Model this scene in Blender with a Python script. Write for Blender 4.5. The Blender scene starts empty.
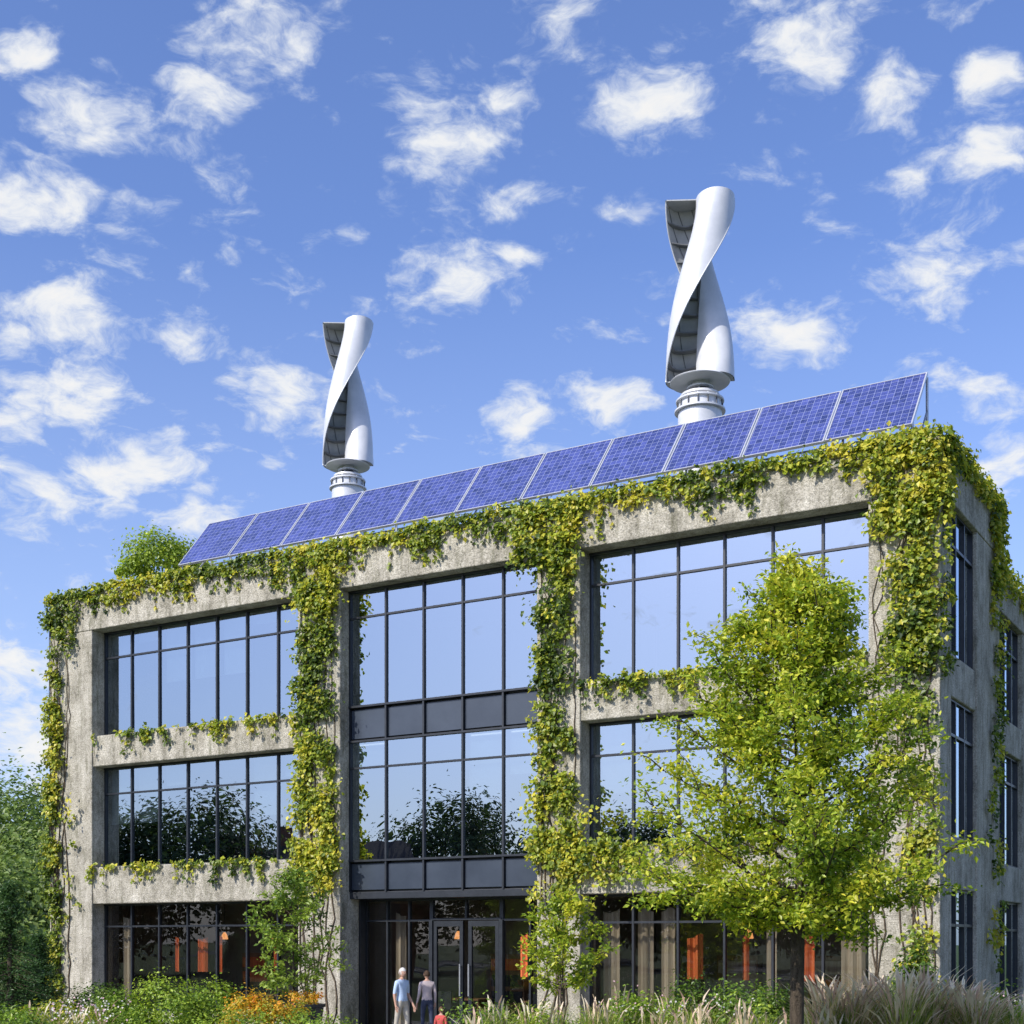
import bpy, math, random
import numpy as np
from mathutils import Vector, Matrix, Quaternion
random.seed(7); rng=np.random.default_rng(7)
S=bpy.context.scene
F=1370.0; HZ=942.0; EYE=2.3
def px(u,v,Y): return Vector(((u-512)/F*Y, Y, EYE+(HZ-v)/F*Y))
C=Vector((8.5,27.2,0)); ANG=math.atan2(-0.513,0.858)
# ------------------------------------------------------------ helpers
def link(o): S.collection.objects.link(o); return o
def empty(name,loc=(0,0,0),rot=0):
    o=bpy.data.objects.new(name,None); o.location=loc; o.rotation_euler=(0,0,rot); return link(o)
class MB:
    def __init__(s): s.v=[];s.f=[];s.m=[]
    def box(s,x0,x1,y0,y1,z0,z1,m=0):
        n=len(s.v)
        s.v+=[(x0,y0,z0),(x1,y0,z0),(x1,y1,z0),(x0,y1,z0),(x0,y0,z1),(x1,y0,z1),(x1,y1,z1),(x0,y1,z1)]
        for f in ((0,3,2,1),(4,5,6,7),(0,1,5,4),(1,2,6,5),(2,3,7,6),(3,0,4,7)):
            s.f.append(tuple(n+i for i in f)); s.m.append(m)
    def face(s,pts,m=0):
        n=len(s.v); s.v+=[tuple(p) for p in pts]; s.f.append(tuple(range(n,n+len(pts)))); s.m.append(m)
    def tube(s,pts,rad,k=6,m=0,cap=True):
        n=len(s.v); pts=[Vector(p) for p in pts]
        for i,p in enumerate(pts):
            a=pts[max(i-1,0)]; b=pts[min(i+1,len(pts)-1)]; d=(b-a).normalized()
            up=Vector((0,0,1)) if abs(d.z)<.95 else Vector((1,0,0))
            x=d.cross(up).normalized(); y=d.cross(x)
            for j in range(k):
                t=2*math.pi*j/k; q=p+(x*math.cos(t)+y*math.sin(t))*rad[i]; s.v.append(tuple(q))
        for i in range(len(pts)-1):
            for j in range(k):
                s.f.append((n+i*k+j,n+i*k+(j+1)%k,n+(i+1)*k+(j+1)%k,n+(i+1)*k+j)); s.m.append(m)
        if cap:
            s.f.append(tuple(n+j for j in range(k))); s.m.append(m)
            e=n+(len(pts)-1)*k; s.f.append(tuple(e+j for j in reversed(range(k)))); s.m.append(m)
    def lathe(s,prof,cx,cy,k=32,m=0):
        n=len(s.v)
        for r,z in prof:
            for j in range(k):
                t=2*math.pi*j/k; s.v.append((cx+r*math.cos(t),cy+r*math.sin(t),z))
        for i in range(len(prof)-1):
            for j in range(k):
                s.f.append((n+i*k+j,n+i*k+(j+1)%k,n+(i+1)*k+(j+1)%k,n+(i+1)*k+j)); s.m.append(m)
    def obj(s,name,mats,parent=None,smooth=False,bevel=0):
        me=bpy.data.meshes.new(name); me.from_pydata(s.v,[],s.f)
        for m in mats: me.materials.append(m)
        me.polygons.foreach_set("material_index",s.m)
        if smooth: me.polygons.foreach_set("use_smooth",[True]*len(me.polygons))
        me.update(); o=bpy.data.objects.new(name,me); link(o)
        if parent: o.parent=parent
        if bevel:
            b=o.modifiers.new("b",'BEVEL'); b.width=bevel; b.segments=2; b.limit_method='ANGLE'
        return o
def newmat(name):
    m=bpy.data.materials.new(name); m.use_nodes=True; nt=m.node_tree
    for n in list(nt.nodes): nt.nodes.remove(n)
    out=nt.nodes.new("ShaderNodeOutputMaterial"); return m,nt,out
def N(nt,t,**k):
    n=nt.nodes.new(t)
    for a,b in k.items(): setattr(n,a,b)
    return n
def L(nt,a,b): nt.links.new(a,b)
def mathn(nt,op,a,b=None,c=None,clamp=False):
    n=N(nt,"ShaderNodeMath",operation=op,use_clamp=clamp)
    for i,x in enumerate((a,b,c)):
        if x is None: continue
        if isinstance(x,(int,float)): n.inputs[i].default_value=x
        else: L(nt,x,n.inputs[i])
    return n.outputs[0]
def noise_mat(name,c1,c2,scale=4,rough=.85,bump=.2,c3=None,stretch=(1,1,1),metal=0,spec=.3,bscale=None):
    m,nt,out=newmat(name); tc=N(nt,"ShaderNodeTexCoord"); mp=N(nt,"ShaderNodeMapping"); mp.inputs['Scale'].default_value=stretch
    L(nt,tc.outputs['Object'],mp.inputs[0])
    no=N(nt,"ShaderNodeTexNoise"); no.inputs['Scale'].default_value=scale; no.inputs['Detail'].default_value=5; no.inputs['Roughness'].default_value=.65
    L(nt,mp.outputs[0],no.inputs[0]); cr=N(nt,"ShaderNodeValToRGB"); e=cr.color_ramp.elements
    e[0].position=.32;e[0].color=(*c1,1);e[1].position=.68;e[1].color=(*c2,1)
    if c3: x=e.new(.5); x.color=(*c3,1)
    L(nt,no.outputs[0],cr.inputs[0]); b=N(nt,"ShaderNodeBsdfPrincipled"); L(nt,cr.outputs[0],b.inputs['Base Color'])
    b.inputs['Roughness'].default_value=rough; b.inputs['Metallic'].default_value=metal; b.inputs['Specular IOR Level'].default_value=spec
    if bump:
        n2=N(nt,"ShaderNodeTexNoise"); n2.inputs['Scale'].default_value=bscale or scale*6; n2.inputs['Detail'].default_value=4
        L(nt,tc.outputs['Object'],n2.inputs[0]); bp=N(nt,"ShaderNodeBump"); bp.inputs['Strength'].default_value=bump; bp.inputs['Distance'].default_value=.03
        L(nt,n2.outputs[0],bp.inputs['Height']); L(nt,bp.outputs[0],b.inputs['Normal'])
    L(nt,b.outputs[0],out.inputs[0]); return m
# ------------------------------------------------------------ materials
def concrete():
    m,nt,out=newmat("weathered_concrete"); tc=N(nt,"ShaderNodeTexCoord")
    def noi(scale,det,stretch=(1,1,1)):
        mp=N(nt,"ShaderNodeMapping"); mp.inputs['Scale'].default_value=stretch; L(nt,tc.outputs['Object'],mp.inputs[0])
        n=N(nt,"ShaderNodeTexNoise"); n.inputs['Scale'].default_value=scale; n.inputs['Detail'].default_value=det; n.inputs['Roughness'].default_value=.65
        L(nt,mp.outputs[0],n.inputs[0]); return n.outputs[0]
    a=noi(1.3,8); b=noi(2.2,6,(1.6,1.6,.25)); c=noi(30,4); d=noi(9,5)
    cr=N(nt,"ShaderNodeValToRGB"); e=cr.color_ramp.elements
    e[0].position=.38;e[0].color=(.20,.185,.145,1);e[1].position=.62;e[1].color=(.62,.585,.50,1)
    x=e.new(.5);x.color=(.44,.41,.34,1)
    v=mathn(nt,'ADD',mathn(nt,'MULTIPLY',a,.4),mathn(nt,'ADD',mathn(nt,'MULTIPLY',b,.35),mathn(nt,'MULTIPLY',d,.25)))
    L(nt,v,cr.inputs[0])
    cr2=N(nt,"ShaderNodeValToRGB"); e=cr2.color_ramp.elements; e[0].position=.38;e[0].color=(.50,.50,.48,1);e[1].position=.58;e[1].color=(1.10,1.10,1.10,1)
    L(nt,c,cr2.inputs[0]); mx=N(nt,"ShaderNodeMixRGB",blend_type='MULTIPLY'); mx.inputs[0].default_value=.8
    L(nt,cr.outputs[0],mx.inputs[1]); L(nt,cr2.outputs[0],mx.inputs[2])
    ms=N(nt,"ShaderNodeMixRGB"); ms.inputs[2].default_value=(.11,.11,.06,1)
    st=noi(2.6,7,(2.4,2.4,.45)); mr=N(nt,"ShaderNodeMapRange"); mr.inputs[1].default_value=.52; mr.inputs[2].default_value=.70; mr.inputs[4].default_value=.65
    L(nt,st,mr.inputs[0]); L(nt,mr.outputs[0],ms.inputs[0]); L(nt,mx.outputs[0],ms.inputs[1])
    bs=N(nt,"ShaderNodeBsdfPrincipled"); L(nt,ms.outputs[0],bs.inputs['Base Color']); bs.inputs['Roughness'].default_value=.9; bs.inputs['Specular IOR Level'].default_value=.2
    bp=N(nt,"ShaderNodeBump"); bp.inputs['Strength'].default_value=.8; bp.inputs['Distance'].default_value=.035
    L(nt,mathn(nt,'ADD',c,d),bp.inputs['Height']); L(nt,bp.outputs[0],bs.inputs['Normal']); L(nt,bs.outputs[0],out.inputs[0]); return m
M_conc=concrete()
M_frame=noise_mat("dark_window_frame",(.012,.015,.020),(.022,.026,.033),6,.4,0,spec=.5)
M_spand=noise_mat("spandrel_panel",(.025,.034,.050),(.045,.058,.08),.8,.3,0,spec=.6)
M_white=noise_mat("turbine_paint",(.52,.54,.57),(.68,.69,.71),1.2,.34,.04,spec=.5,bscale=4,metal=.1)
M_inner=noise_mat("turbine_inner_metal",(.36,.375,.385),(.50,.51,.51),2,.45,.05)
M_rib=noise_mat("turbine_rib",(.14,.15,.16),(.22,.23,.24),2,.5,0)
M_steel=noise_mat("galvanised_steel",(.38,.39,.40),(.55,.56,.57),5,.4,.05,metal=.6)
M_wall=noise_mat("interior_wall",(.18,.155,.12),(.25,.22,.175),1,.9,0)
M_ceil=noise_mat("interior_ceiling",(.35,.35,.34),(.42,.42,.41),1,.9,0)
M_carpet=noise_mat("interior_floor",(.08,.07,.06),(.12,.10,.08),3,.8,0)
M_curt=noise_mat("orange_curtain",(.45,.08,.03),(.80,.22,.07),3,.9,0,stretch=(6,6,.3))
M_drape=noise_mat("cream_drape",(.34,.28,.20),(.52,.45,.34),3,.9,0,stretch=(6,6,.3))
M_blind=noise_mat("window_blind",(.55,.55,.52),(.65,.65,.62),2,.9,0)
M_wood=noise_mat("furniture_wood",(.16,.09,.045),(.26,.15,.08),4,.6,0)
M_bark=noise_mat("bark",(.035,.026,.018),(.10,.078,.055),9,.95,.8,stretch=(3,3,.6))
M_stem=noise_mat("vine_stem",(.06,.045,.03),(.12,.09,.06),9,.95,.3)
M_grass=noise_mat("lawn",(.035,.06,.015),(.10,.13,.035),1.2,.95,.6,c3=(.06,.09,.02),bscale=60)
M_pave=noise_mat("paving",(.26,.25,.23),(.36,.345,.32),1.5,.85,.3)
M_kerb=noise_mat("kerb_stone",(.34,.33,.31),(.44,.43,.40),4,.85,.3)
M_asph=noise_mat("asphalt",(.04,.04,.042),(.065,.065,.066),8,.9,.5,bscale=90)
M_roof=noise_mat("roof_membrane",(.16,.16,.15),(.22,.22,.21),2,.9,.2)
M_brick=noise_mat("brickwork",(.20,.08,.05),(.30,.13,.08),12,.9,.2)
M_tile=noise_mat("roof_tile",(.06,.045,.04),(.11,.08,.07),10,.9,.2)
def glass(name,refl,tint,gc):
    m,nt,out=newmat(name); g=N(nt,"ShaderNodeBsdfGlossy"); g.inputs['Roughness'].default_value=.0; g.inputs['Color'].default_value=(*gc,1)
    t=N(nt,"ShaderNodeBsdfTransparent"); t.inputs[0].default_value=(*tint,1); mx=N(nt,"ShaderNodeMixShader")
    fr=N(nt,"ShaderNodeFresnel"); fr.inputs[0].default_value=1.5
    f=mathn(nt,'ADD',mathn(nt,'MULTIPLY',fr.outputs[0],1.2),refl,clamp=True)
    L(nt,f,mx.inputs[0]); L(nt,t.outputs[0],mx.inputs[1]); L(nt,g.outputs[0],mx.inputs[2])
    tc=N(nt,"ShaderNodeTexCoord"); no=N(nt,"ShaderNodeTexNoise"); no.inputs['Scale'].default_value=.7; L(nt,tc.outputs['Object'],no.inputs[0])
    bp=N(nt,"ShaderNodeBump"); bp.inputs['Strength'].default_value=.15; bp.inputs['Distance'].default_value=.02; L(nt,no.outputs[0],bp.inputs['Height']); L(nt,bp.outputs[0],g.inputs['Normal'])
    L(nt,mx.outputs[0],out.inputs[0]); return m
M_glass=glass("coated_window_glass",.38,(.42,.50,.54),(.74,.85,.95)); M_clear=glass("clear_shop_glass",.05,(.9,.9,.88),(.8,.85,.9))
def leafmat(name,trans=.42,bright=1.25):
    m,nt,out=newmat(name); at=N(nt,"ShaderNodeAttribute"); at.attribute_name="Col"
    d=N(nt,"ShaderNodeBsdfDiffuse"); t=N(nt,"ShaderNodeBsdfTranslucent"); mx=N(nt,"ShaderNodeMixShader"); mx.inputs[0].default_value=trans
    g=N(nt,"ShaderNodeBsdfGlossy"); g.inputs['Roughness'].default_value=.45; m2=N(nt,"ShaderNodeMixShader"); m2.inputs[0].default_value=.035
    hs=N(nt,"ShaderNodeMixRGB",blend_type='MULTIPLY'); hs.inputs[0].default_value=1; hs.inputs[2].default_value=(bright,bright*1.02,bright*.8,1)
    L(nt,at.outputs[0],hs.inputs[1])
    L(nt,at.outputs[0],d.inputs[0]); L(nt,hs.outputs[0],t.inputs[0]); L(nt,d.outputs[0],mx.inputs[1]); L(nt,t.outputs[0],mx.inputs[2])
    L(nt,mx.outputs[0],m2.inputs[1]); L(nt,g.outputs[0],m2.inputs[2]); L(nt,m2.outputs[0],out.inputs[0]); return m
M_leaf=leafmat("leaf")
M_plume=leafmat("grass_blade",.3)
# ------------------------------------------------------------ leaves
def unit(a): return a/np.maximum(np.linalg.norm(a,axis=1,keepdims=True),1e-9)
def pal(n,cols,w,jit=.25,key=None):
    cols=np.array(cols)
    if key is None: idx=rng.choice(len(cols),n,p=np.array(w)/sum(w)); c=cols[idx]
    else:
        k=np.clip(key+rng.normal(0,.18,n),0,.999)*(len(cols)-1); i=k.astype(int); f=(k-i)[:,None]; c=cols[i]*(1-f)+cols[np.minimum(i+1,len(cols)-1)]*f
    return np.clip(c*(1+rng.uniform(-jit,jit,(n,1))),0,1)
def leafmesh(P,size,nrm,col,droop=.4,aspect=.62):
    n=len(P); nrm=unit(nrm); r=rng.normal(size=(n,3)); r[:,2]-=droop*2
    t=unit(r-nrm*np.sum(r*nrm,1,keepdims=True)); b=np.cross(nrm,t); s=np.asarray(size).reshape(-1,1)*np.ones((n,1))
    w=s*aspect*.5
    v=np.empty((n,4,3)); v[:,0]=P; v[:,1]=P+t*s*.45+b*w+nrm*w*.35; v[:,2]=P+t*s; v[:,3]=P+t*s*.45-b*w+nrm*w*.35
    return v.reshape(-1,3), np.repeat(col,4,axis=0)
def leafobj(name,V,Ccol,mat,extra=None,extra_mat=None,parent=None):
    ev=np.array(extra.v).reshape(-1,3) if extra else np.zeros((0,3)); nq=len(V)//4
    me=bpy.data.meshes.new(name)
    faces=(np.arange(nq*4).reshape(-1,4)+len(ev))
    ef=extra.f if extra else []
    me.vertices.add(len(ev)+len(V)); me.vertices.foreach_set("co",np.vstack([ev,V]).astype(np.float32).ravel())
    loops=[i for f in ef for i in f]; tot=[len(f) for f in ef]
    al=np.concatenate([np.array(loops,dtype=np.int32),faces.ravel().astype(np.int32)]); at=np.concatenate([np.array(tot,dtype=np.int32),np.full(nq,4,dtype=np.int32)])
    me.loops.add(len(al)); me.loops.foreach_set("vertex_index",al)
    me.polygons.add(len(at)); st=np.concatenate([[0],np.cumsum(at)[:-1]]).astype(np.int32)
    me.polygons.foreach_set("loop_start",st); me.polygons.foreach_set("loop_total",at)
    mi=np.zeros(len(at),dtype=np.int32); mi[:len(ef)]=1; me.materials.append(mat); me.materials.append(extra_mat or M_bark)
    me.polygons.foreach_set("material_index",mi)
    me.polygons.foreach_set("use_smooth",(mi==1))
    me.update(calc_edges=True); me.validate()
    ca=me.color_attributes.new("Col",'FLOAT_COLOR','POINT'); cc=np.ones((len(me.vertices),4),dtype=np.float32); cc[len(ev):,:3]=Ccol; ca.data.foreach_set("color",cc.ravel())
    o=bpy.data.objects.new(name,me); link(o)
    if parent:o.parent=parent
    return o
YG=[(.035,.07,.012),(.10,.16,.018),(.22,.29,.025),(.40,.43,.04),(.58,.52,.055)]
GR=[(.03,.06,.012),(.06,.12,.018),(.12,.21,.025),(.22,.32,.04)]
# ------------------------------------------------------------ building
B=empty("office_building",C,ANG)
mb=MB()
W=-25.8; ZT=12.27
cols=[(-25.8,-24.03),(-16.39,-15.01),(-9.23,-8.09),(-1.44,0)]
for i,(a,b) in enumerate(cols): mb.box(a,b,0,.8,0,11.30)
mb.box(W,0,-.02,.8,11.30,ZT)
mb.box(W-.03,.03,-.05,.5,ZT,ZT+.10)
for (a,b) in ((-24.03,-16.39),(-8.09,-1.44)):
    mb.box(a,b,.04,.8,7.36,8.24); mb.box(a,b,.04,.8,3.40,4.46); mb.box(a,b,.04,.8,0,.35)
for a,b in ((.8,.95),(3.3,5.7)): mb.box(-.8,0,a,b,0,11.30)
mb.box(-.8,.02,.8,5.7,11.30,ZT); mb.box(-.5,.04,.5,5.72,ZT,ZT+.10)
for z0,z1 in ((7.36,8.24),(3.4,4.46),(0,.35)): mb.box(-.8,-.03,.95,3.3,z0,z1)
mb.box(W,W+.4,.8,18,0,ZT-.01); mb.box(W+.4,-1,17.6,18,0,11.0)
for a,b in ((5.7,6.3),(9.6,10.4),(13.6,14.4),(17.3,18)): mb.box(-1.4,-.20,a,b,0,10.3)
mb.box(-1.4,-.18,5.72,18,10.3,11.15); mb.box(-1.4,-.14,5.72,18,11.15,11.27)
for a,b in ((6.3,9.6),(10.4,13.6),(14.4,17.3)):
    for z0,z1 in ((7.0,7.8),(3.3,4.2),(0,.35)): mb.box(-1.3,-.23,a,b,z0,z1)
mb.obj("concrete_frame",[M_conc],B,bevel=.025)
sl=MB()
sl.box(W+.4,-.8,.8,5.6,11.5,11.9,0)
sl.box(W+.4,-1.4,5.6,17.6,10.7,11.0,0)
sl.obj("roof_slab",[M_roof],B)
it=MB()
it.box(W+.4,-.8,5.35,5.6,.02,11.5,0)
for z in (3.55,7.5): it.box(W+.4,-.81,.8,5.35,z,z+.45,1)
it.box(W+.41,-.82,.82,5.35,11.4,11.5,1)
for z in (4.0,7.95): it.box(W+.42,-.83,.83,5.34,z+.004,z+.03,2)
it.box(W+.42,-.83,.83,5.34,.0,.06,2)
for x in (-15.6,-8.7):
    for z in (.06,4.05,8.0): it.box(x-.06,x+.06,.9,5.3,z,z+3.3,0)
it.box(-4,-1.9,5.7,17.5,0,10.5,0)
it.obj("interior",[M_wall,M_ceil,M_carpet],B)
fr=MB(); gl=MB(); sp=MB(); bl_=MB()
def window(x0,x1,z0,z1,nc,trans,y,w=.05,gm=0):
    d=.12
    fr.box(x0,x1,y,y+d,z1-w,z1); fr.box(x0,x1,y,y+d,z0,z0+w)
    xs=[x0+(x1-x0)*i/nc for i in range(nc+1)]
    for i,x in enumerate(xs):
        hw=w*.5
        a,b=(x,x+w) if i==0 else ((x-w,x) if i==nc else (x-hw,x+hw))
        fr.box(a,b,y+.02,y+d+.01,z0+w,z1-w)
    for t in trans:
        for i in range(nc):
            fr.box(xs[i]+w*.5+(w*.5 if i==0 else 0),xs[i+1]-w*.5-(w*.5 if i==nc-1 else 0),y+.03,y+d-.01,t-.025,t+.025)
    zz=[z0]+sorted(trans)+[z1]
    for i in range(nc):
        for j in range(len(zz)-1):
            ja,jb=rng.normal(0,.0035),rng.normal(0,.003); h=zz[j+1]-zz[j]; wd=xs[i+1]-xs[i]; yy=y+.07
            gl.face([(xs[i],yy-ja*wd/2-jb*h/2,zz[j]),(xs[i+1],yy+ja*wd/2-jb*h/2,zz[j]),(xs[i+1],yy+ja*wd/2+jb*h/2,zz[j+1]),(xs[i],yy-ja*wd/2+jb*h/2,zz[j+1])],gm)
        if gm==0 and random.random()<.45:
            dr_=random.choice([.35,.6,.75,1.1,1.6,2.2]); bl_.face([(xs[i]+.06,y+.26,z1-dr_),(xs[i+1]-.06,y+.26,z1-dr_),(xs[i+1]-.06,y+.26,z1-.05),(xs[i]+.06,y+.26,z1-.05)])
            bl_.box(xs[i]+.05,xs[i+1]-.05,y+.24,y+.28,z1-dr_-.03,z1-dr_)
RY=.45
for (a,b,nc) in ((-24.03,-16.39,7),(-8.09,-1.44,6)):
    window(a,b,8.24,11.30,nc,[10.55],RY); window(a,b,4.46,7.36,nc,[6.6],RY); window(a,b,.35,3.40,nc,[2.75],RY,gm=1)
a,b=-15.01,-9.23
window(a,b,8.3,11.30,5,[10.6],RY-.1); window(a,b,4.35,7.46,5,[6.75],RY-.1)
for z0,z1 in ((7.46,8.3),(3.58,4.35)):
    for i in range(5):
        x0=a+(b-a)*i/5; x1=a+(b-a)*(i+1)/5
        sp.box(x0+.03,x1-.03,RY,RY+.1,z0+.05,z1-.05,0)
    sp.box(a,b,RY+.1,RY+.3,z0,z1,1)
    for i in range(6):
        x=a+(b-a)*i/5; fr.box(max(x-.025,a),min(x+.025,b),RY-.08,RY+.1,z0,z1)
sp.box(a,b,RY-.05,1.2,3.40,3.58,1)
ey=1.05; doors=(-12.93,-10.85)
window(a,doors[0],.06,3.40,3,[2.85],ey,gm=1); window(doors[1],b,.06,3.40,2,[2.85],ey,gm=1)
window(doors[0],doors[1],2.85,3.40,2,[],ey,gm=1)
sp.box(a-.001,a+.03,.8,1.05,0,3.4,1)
def window_side(y0,y1,z0,z1,nc,trans,x,w=.05):
    fr.box(x-.14,x,y0,y1,z1-w,z1); fr.box(x-.14,x,y0,y1,z0,z0+w)
    ys=[y0+(y1-y0)*i/nc for i in range(nc+1)]
    for y in ys: fr.box(x-.15,x+.01,max(y-w/2,y0),min(y+w/2,y1),z0+w,z1-w)
    for t in trans: fr.box(x-.13,x+.005,y0,y1,t-.03,t+.03)
    for i in range(nc): gl.face([(x-.05,ys[i],z0),(x-.05,ys[i+1],z0),(x-.05,ys[i+1],z1),(x-.05,ys[i],z1)])
for z0,z1 in ((8.24,11.3),(4.46,7.36),(.35,3.4)):
    window_side(.95,3.3,z0,z1,3,[z1-.75],-.10)
for ya,yb in ((6.3,9.6),(10.4,13.6),(14.4,17.3)):
    for z0,z1 in ((7.8,10.3),(4.2,7.0),(.35,3.3)): window_side(ya,yb,z0,z1,4,[z1-.7],-.34)
fr.obj("window_frames",[M_frame],B); gl.obj("window_glazing",[M_glass,M_clear],B); sp.obj("spandrel_panels",[M_spand,M_frame],B,bevel=.008); bl_.obj("roller_blinds",[M_blind],B)
dr=MB()
xm=(doors[0]+doors[1])/2
for x0,x1 in ((doors[0],xm-.01),(xm+.01,doors[1])):
    z0,z1=.08,2.83
    dr.box(x0+.07,x0+.17,ey+.01,ey+.08,z0,z1); dr.box(x1-.17,x1-.07,ey+.01,ey+.08,z0,z1); dr.box(x0+.17,x1-.17,ey+.01,ey+.08,z1-.14,z1); dr.box(x0+.17,x1-.17,ey+.01,ey+.08,z0,z0+.3)
    dr.face([(x0+.17,ey+.045,z0+.3),(x1-.17,ey+.045,z0+.3),(x1-.17,ey+.045,z1-.14),(x0+.17,ey+.045,z1-.14)],1)
    hx=x1-.12 if x0==doors[0] else x0+.12
    dr.tube([(hx,ey-.06,.95),(hx,ey-.06,1.75)],[.018,.018],8,2)
    for hz in (1.0,1.7): dr.tube([(hx,ey-.06,hz),(hx,ey+.02,hz)],[.012,.012],6,2)
for x in doors: dr.box(x-.035,x+.065,ey-.04,ey+.1,.06,2.85)
dr.obj("entrance_door",[M_frame,M_clear,M_steel],B)
cu=MB()
def curtain(x0,x1,z0,z1,y,m):
    n=max(8,int((x1-x0)*16))
    for i in range(n):
        xa=x0+(x1-x0)*i/n; xb=x0+(x1-x0)*(i+1)/n
        ya=y+.05*math.sin(xa*31); yb=y+.05*math.sin(xb*31)
        cu.face([(xa,ya,z0),(xb,yb,z0),(xb,yb,z1-.12*abs(math.sin(xb*5))),(xa,ya,z1-.12*abs(math.sin(xa*5)))],m)
for x in (-21.9,-21.2,-20.1,-18.3,-4.6,-3.3,-6.0,-10.2): curtain(x,x+.26+.14*math.sin(x*7),1.45,2.5,1.15+.2*math.sin(x*2),0)
for x,w in ((-8.0,.45),(-7.1,.4),(-6.5,.35),(-14.4,.35),(-2.3,.5),(-23.8,.3),(-4.0,.25)): curtain(x,x+w,.1,3.1,1.0 if x>-9 or x<-16 else 1.6,1)
for x in (-23.2,-20.5,-18,-7.2,-5,-3,-14,-11):
    for zf in (.06,4.03):
        yd=1.8+random.random()*1.5
        cu.box(x,x+1.5,yd,yd+.7,zf+.70,zf+.74,2)
        for dx in (.05,1.4): cu.box(x+dx,x+dx+.05,yd+.05,yd+.65,zf,zf+.70,2)
        cu.box(x+.5,x+.95,yd-.45,yd-.05,zf+.42,zf+.47,3); cu.box(x+.5,x+.95,yd-.5,yd-.45,zf+.47,zf+.95,3)
        for dx in (.5,.91): cu.box(x+dx,x+dx+.04,yd-.48,yd-.44,zf,zf+.42,3); cu.box(x+dx,x+dx+.04,yd-.1,yd-.06,zf,zf+.42,3)
for x in (-22.8,-19.2,-17.6,-13.6,-10.4,-6.8,-4.4,-2.6):
    for zf in (.06,4.03):
        cu.box(x,x+1.1,5.0,5.34,zf,zf+1.9,2)
        for q in range(4): cu.box(x+.05,x+1.05,4.96,5.0,zf+.1+q*.45,zf+.42+q*.45,random.choice([0,1,3,3]))
cu.obj("interior_furnishings",[M_curt,M_drape,M_wood,M_frame],B)
M_addglow,nt_,o_=newmat("added_lamp_glow"); em=N(nt_,"ShaderNodeEmission"); em.inputs[0].default_value=(1,.42,.14,1); em.inputs[1].default_value=1.0; L(nt_,em.outputs[0],o_.inputs[0])  # orange emission added to warm the ground-floor interior
lp=MB()  # invented pendants that carry the added warm glow
for x in (-22.6,-19.3,-13.9,-9.9,-5.3,-2.2):
    y=3.2+.8*math.sin(x*3); lp.lathe([(.01,2.60),(.03,2.60),(.08,2.52),(.11,2.40),(.10,2.38),(.02,2.40)],x,y,16,0); lp.tube([(x,y,2.6),(x,y,3.5)],[.008,.008],5,1)
lp.obj("added_warm_lamps",[M_addglow,M_frame],B)
# ------------------------------------------------------------ solar panels
def solarmat():
    m,nt,out=newmat("solar_cells"); tc=N(nt,"ShaderNodeTexCoord"); sx=N(nt,"ShaderNodeSeparateXYZ"); L(nt,tc.outputs['Object'],sx.inputs[0])
    def line(o,per,wd):
        f=mathn(nt,'FRACT',mathn(nt,'DIVIDE',o,per)); a=mathn(nt,'ABSOLUTE',mathn(nt,'SUBTRACT',f,.5)); return mathn(nt,'GREATER_THAN',a,.5-wd)
    l=mathn(nt,'MULTIPLY',mathn(nt,'MAXIMUM',line(sx.outputs[0],.1525,.03),line(sx.outputs[1],.1525,.03)),.75)
    l2=mathn(nt,'MULTIPLY',line(sx.outputs[0],.1525/3,.03),.2)
    vm=N(nt,"ShaderNodeVectorMath",operation='SNAP'); vm.inputs[1].default_value=(.1525,.1525,5); L(nt,tc.outputs['Object'],vm.inputs[0])
    wn=N(nt,"ShaderNodeTexWhiteNoise"); L(nt,vm.outputs[0],wn.inputs[0])
    vo=N(nt,"ShaderNodeTexVoronoi"); vo.inputs['Scale'].default_value=40; L(nt,tc.outputs['Object'],vo.inputs[0])
    cr=N(nt,"ShaderNodeValToRGB"); e=cr.color_ramp.elements; e[0].position=.2; e[0].color=(.016,.026,.095,1);e[1].position=.8; e[1].color=(.075,.095,.32,1)
    bw=N(nt,"ShaderNodeRGBToBW"); L(nt,vo.outputs['Color'],bw.inputs[0])
    lg=N(nt,"ShaderNodeTexNoise"); lg.inputs['Scale'].default_value=.9; L(nt,tc.outputs['Object'],lg.inputs[0])
    L(nt,mathn(nt,'ADD',mathn(nt,'MULTIPLY',wn.outputs[0],.35),mathn(nt,'ADD',mathn(nt,'MULTIPLY',bw.outputs[0],.4),mathn(nt,'MULTIPLY',lg.outputs[0],.25))),cr.inputs[0])
    mx=N(nt,"ShaderNodeMixRGB"); mx.inputs[2].default_value=(.32,.36,.52,1); L(nt,mathn(nt,'MAXIMUM',l,l2),mx.inputs[0]); L(nt,cr.outputs[0],mx.inputs[1])
    b=N(nt,"ShaderNodeBsdfPrincipled"); L(nt,mx.outputs[0],b.inputs['Base Color']); b.inputs['Roughness'].default_value=.14; b.inputs['Specular IOR Level'].default_value=.6
    L(nt,b.outputs[0],out.inputs[0]); return m
M_sol=solarmat(); M_alu=noise_mat("aluminium_frame",(.55,.56,.58),(.66,.67,.69),5,.35,0,metal=.5)
SA=empty("solar_panel_array",C,ANG)
sol=MB(); rk=MB(); tilt=math.atan2(1.5,1.25); SLh=math.hypot(1.5,1.25); PW=1.86; n=11
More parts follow.
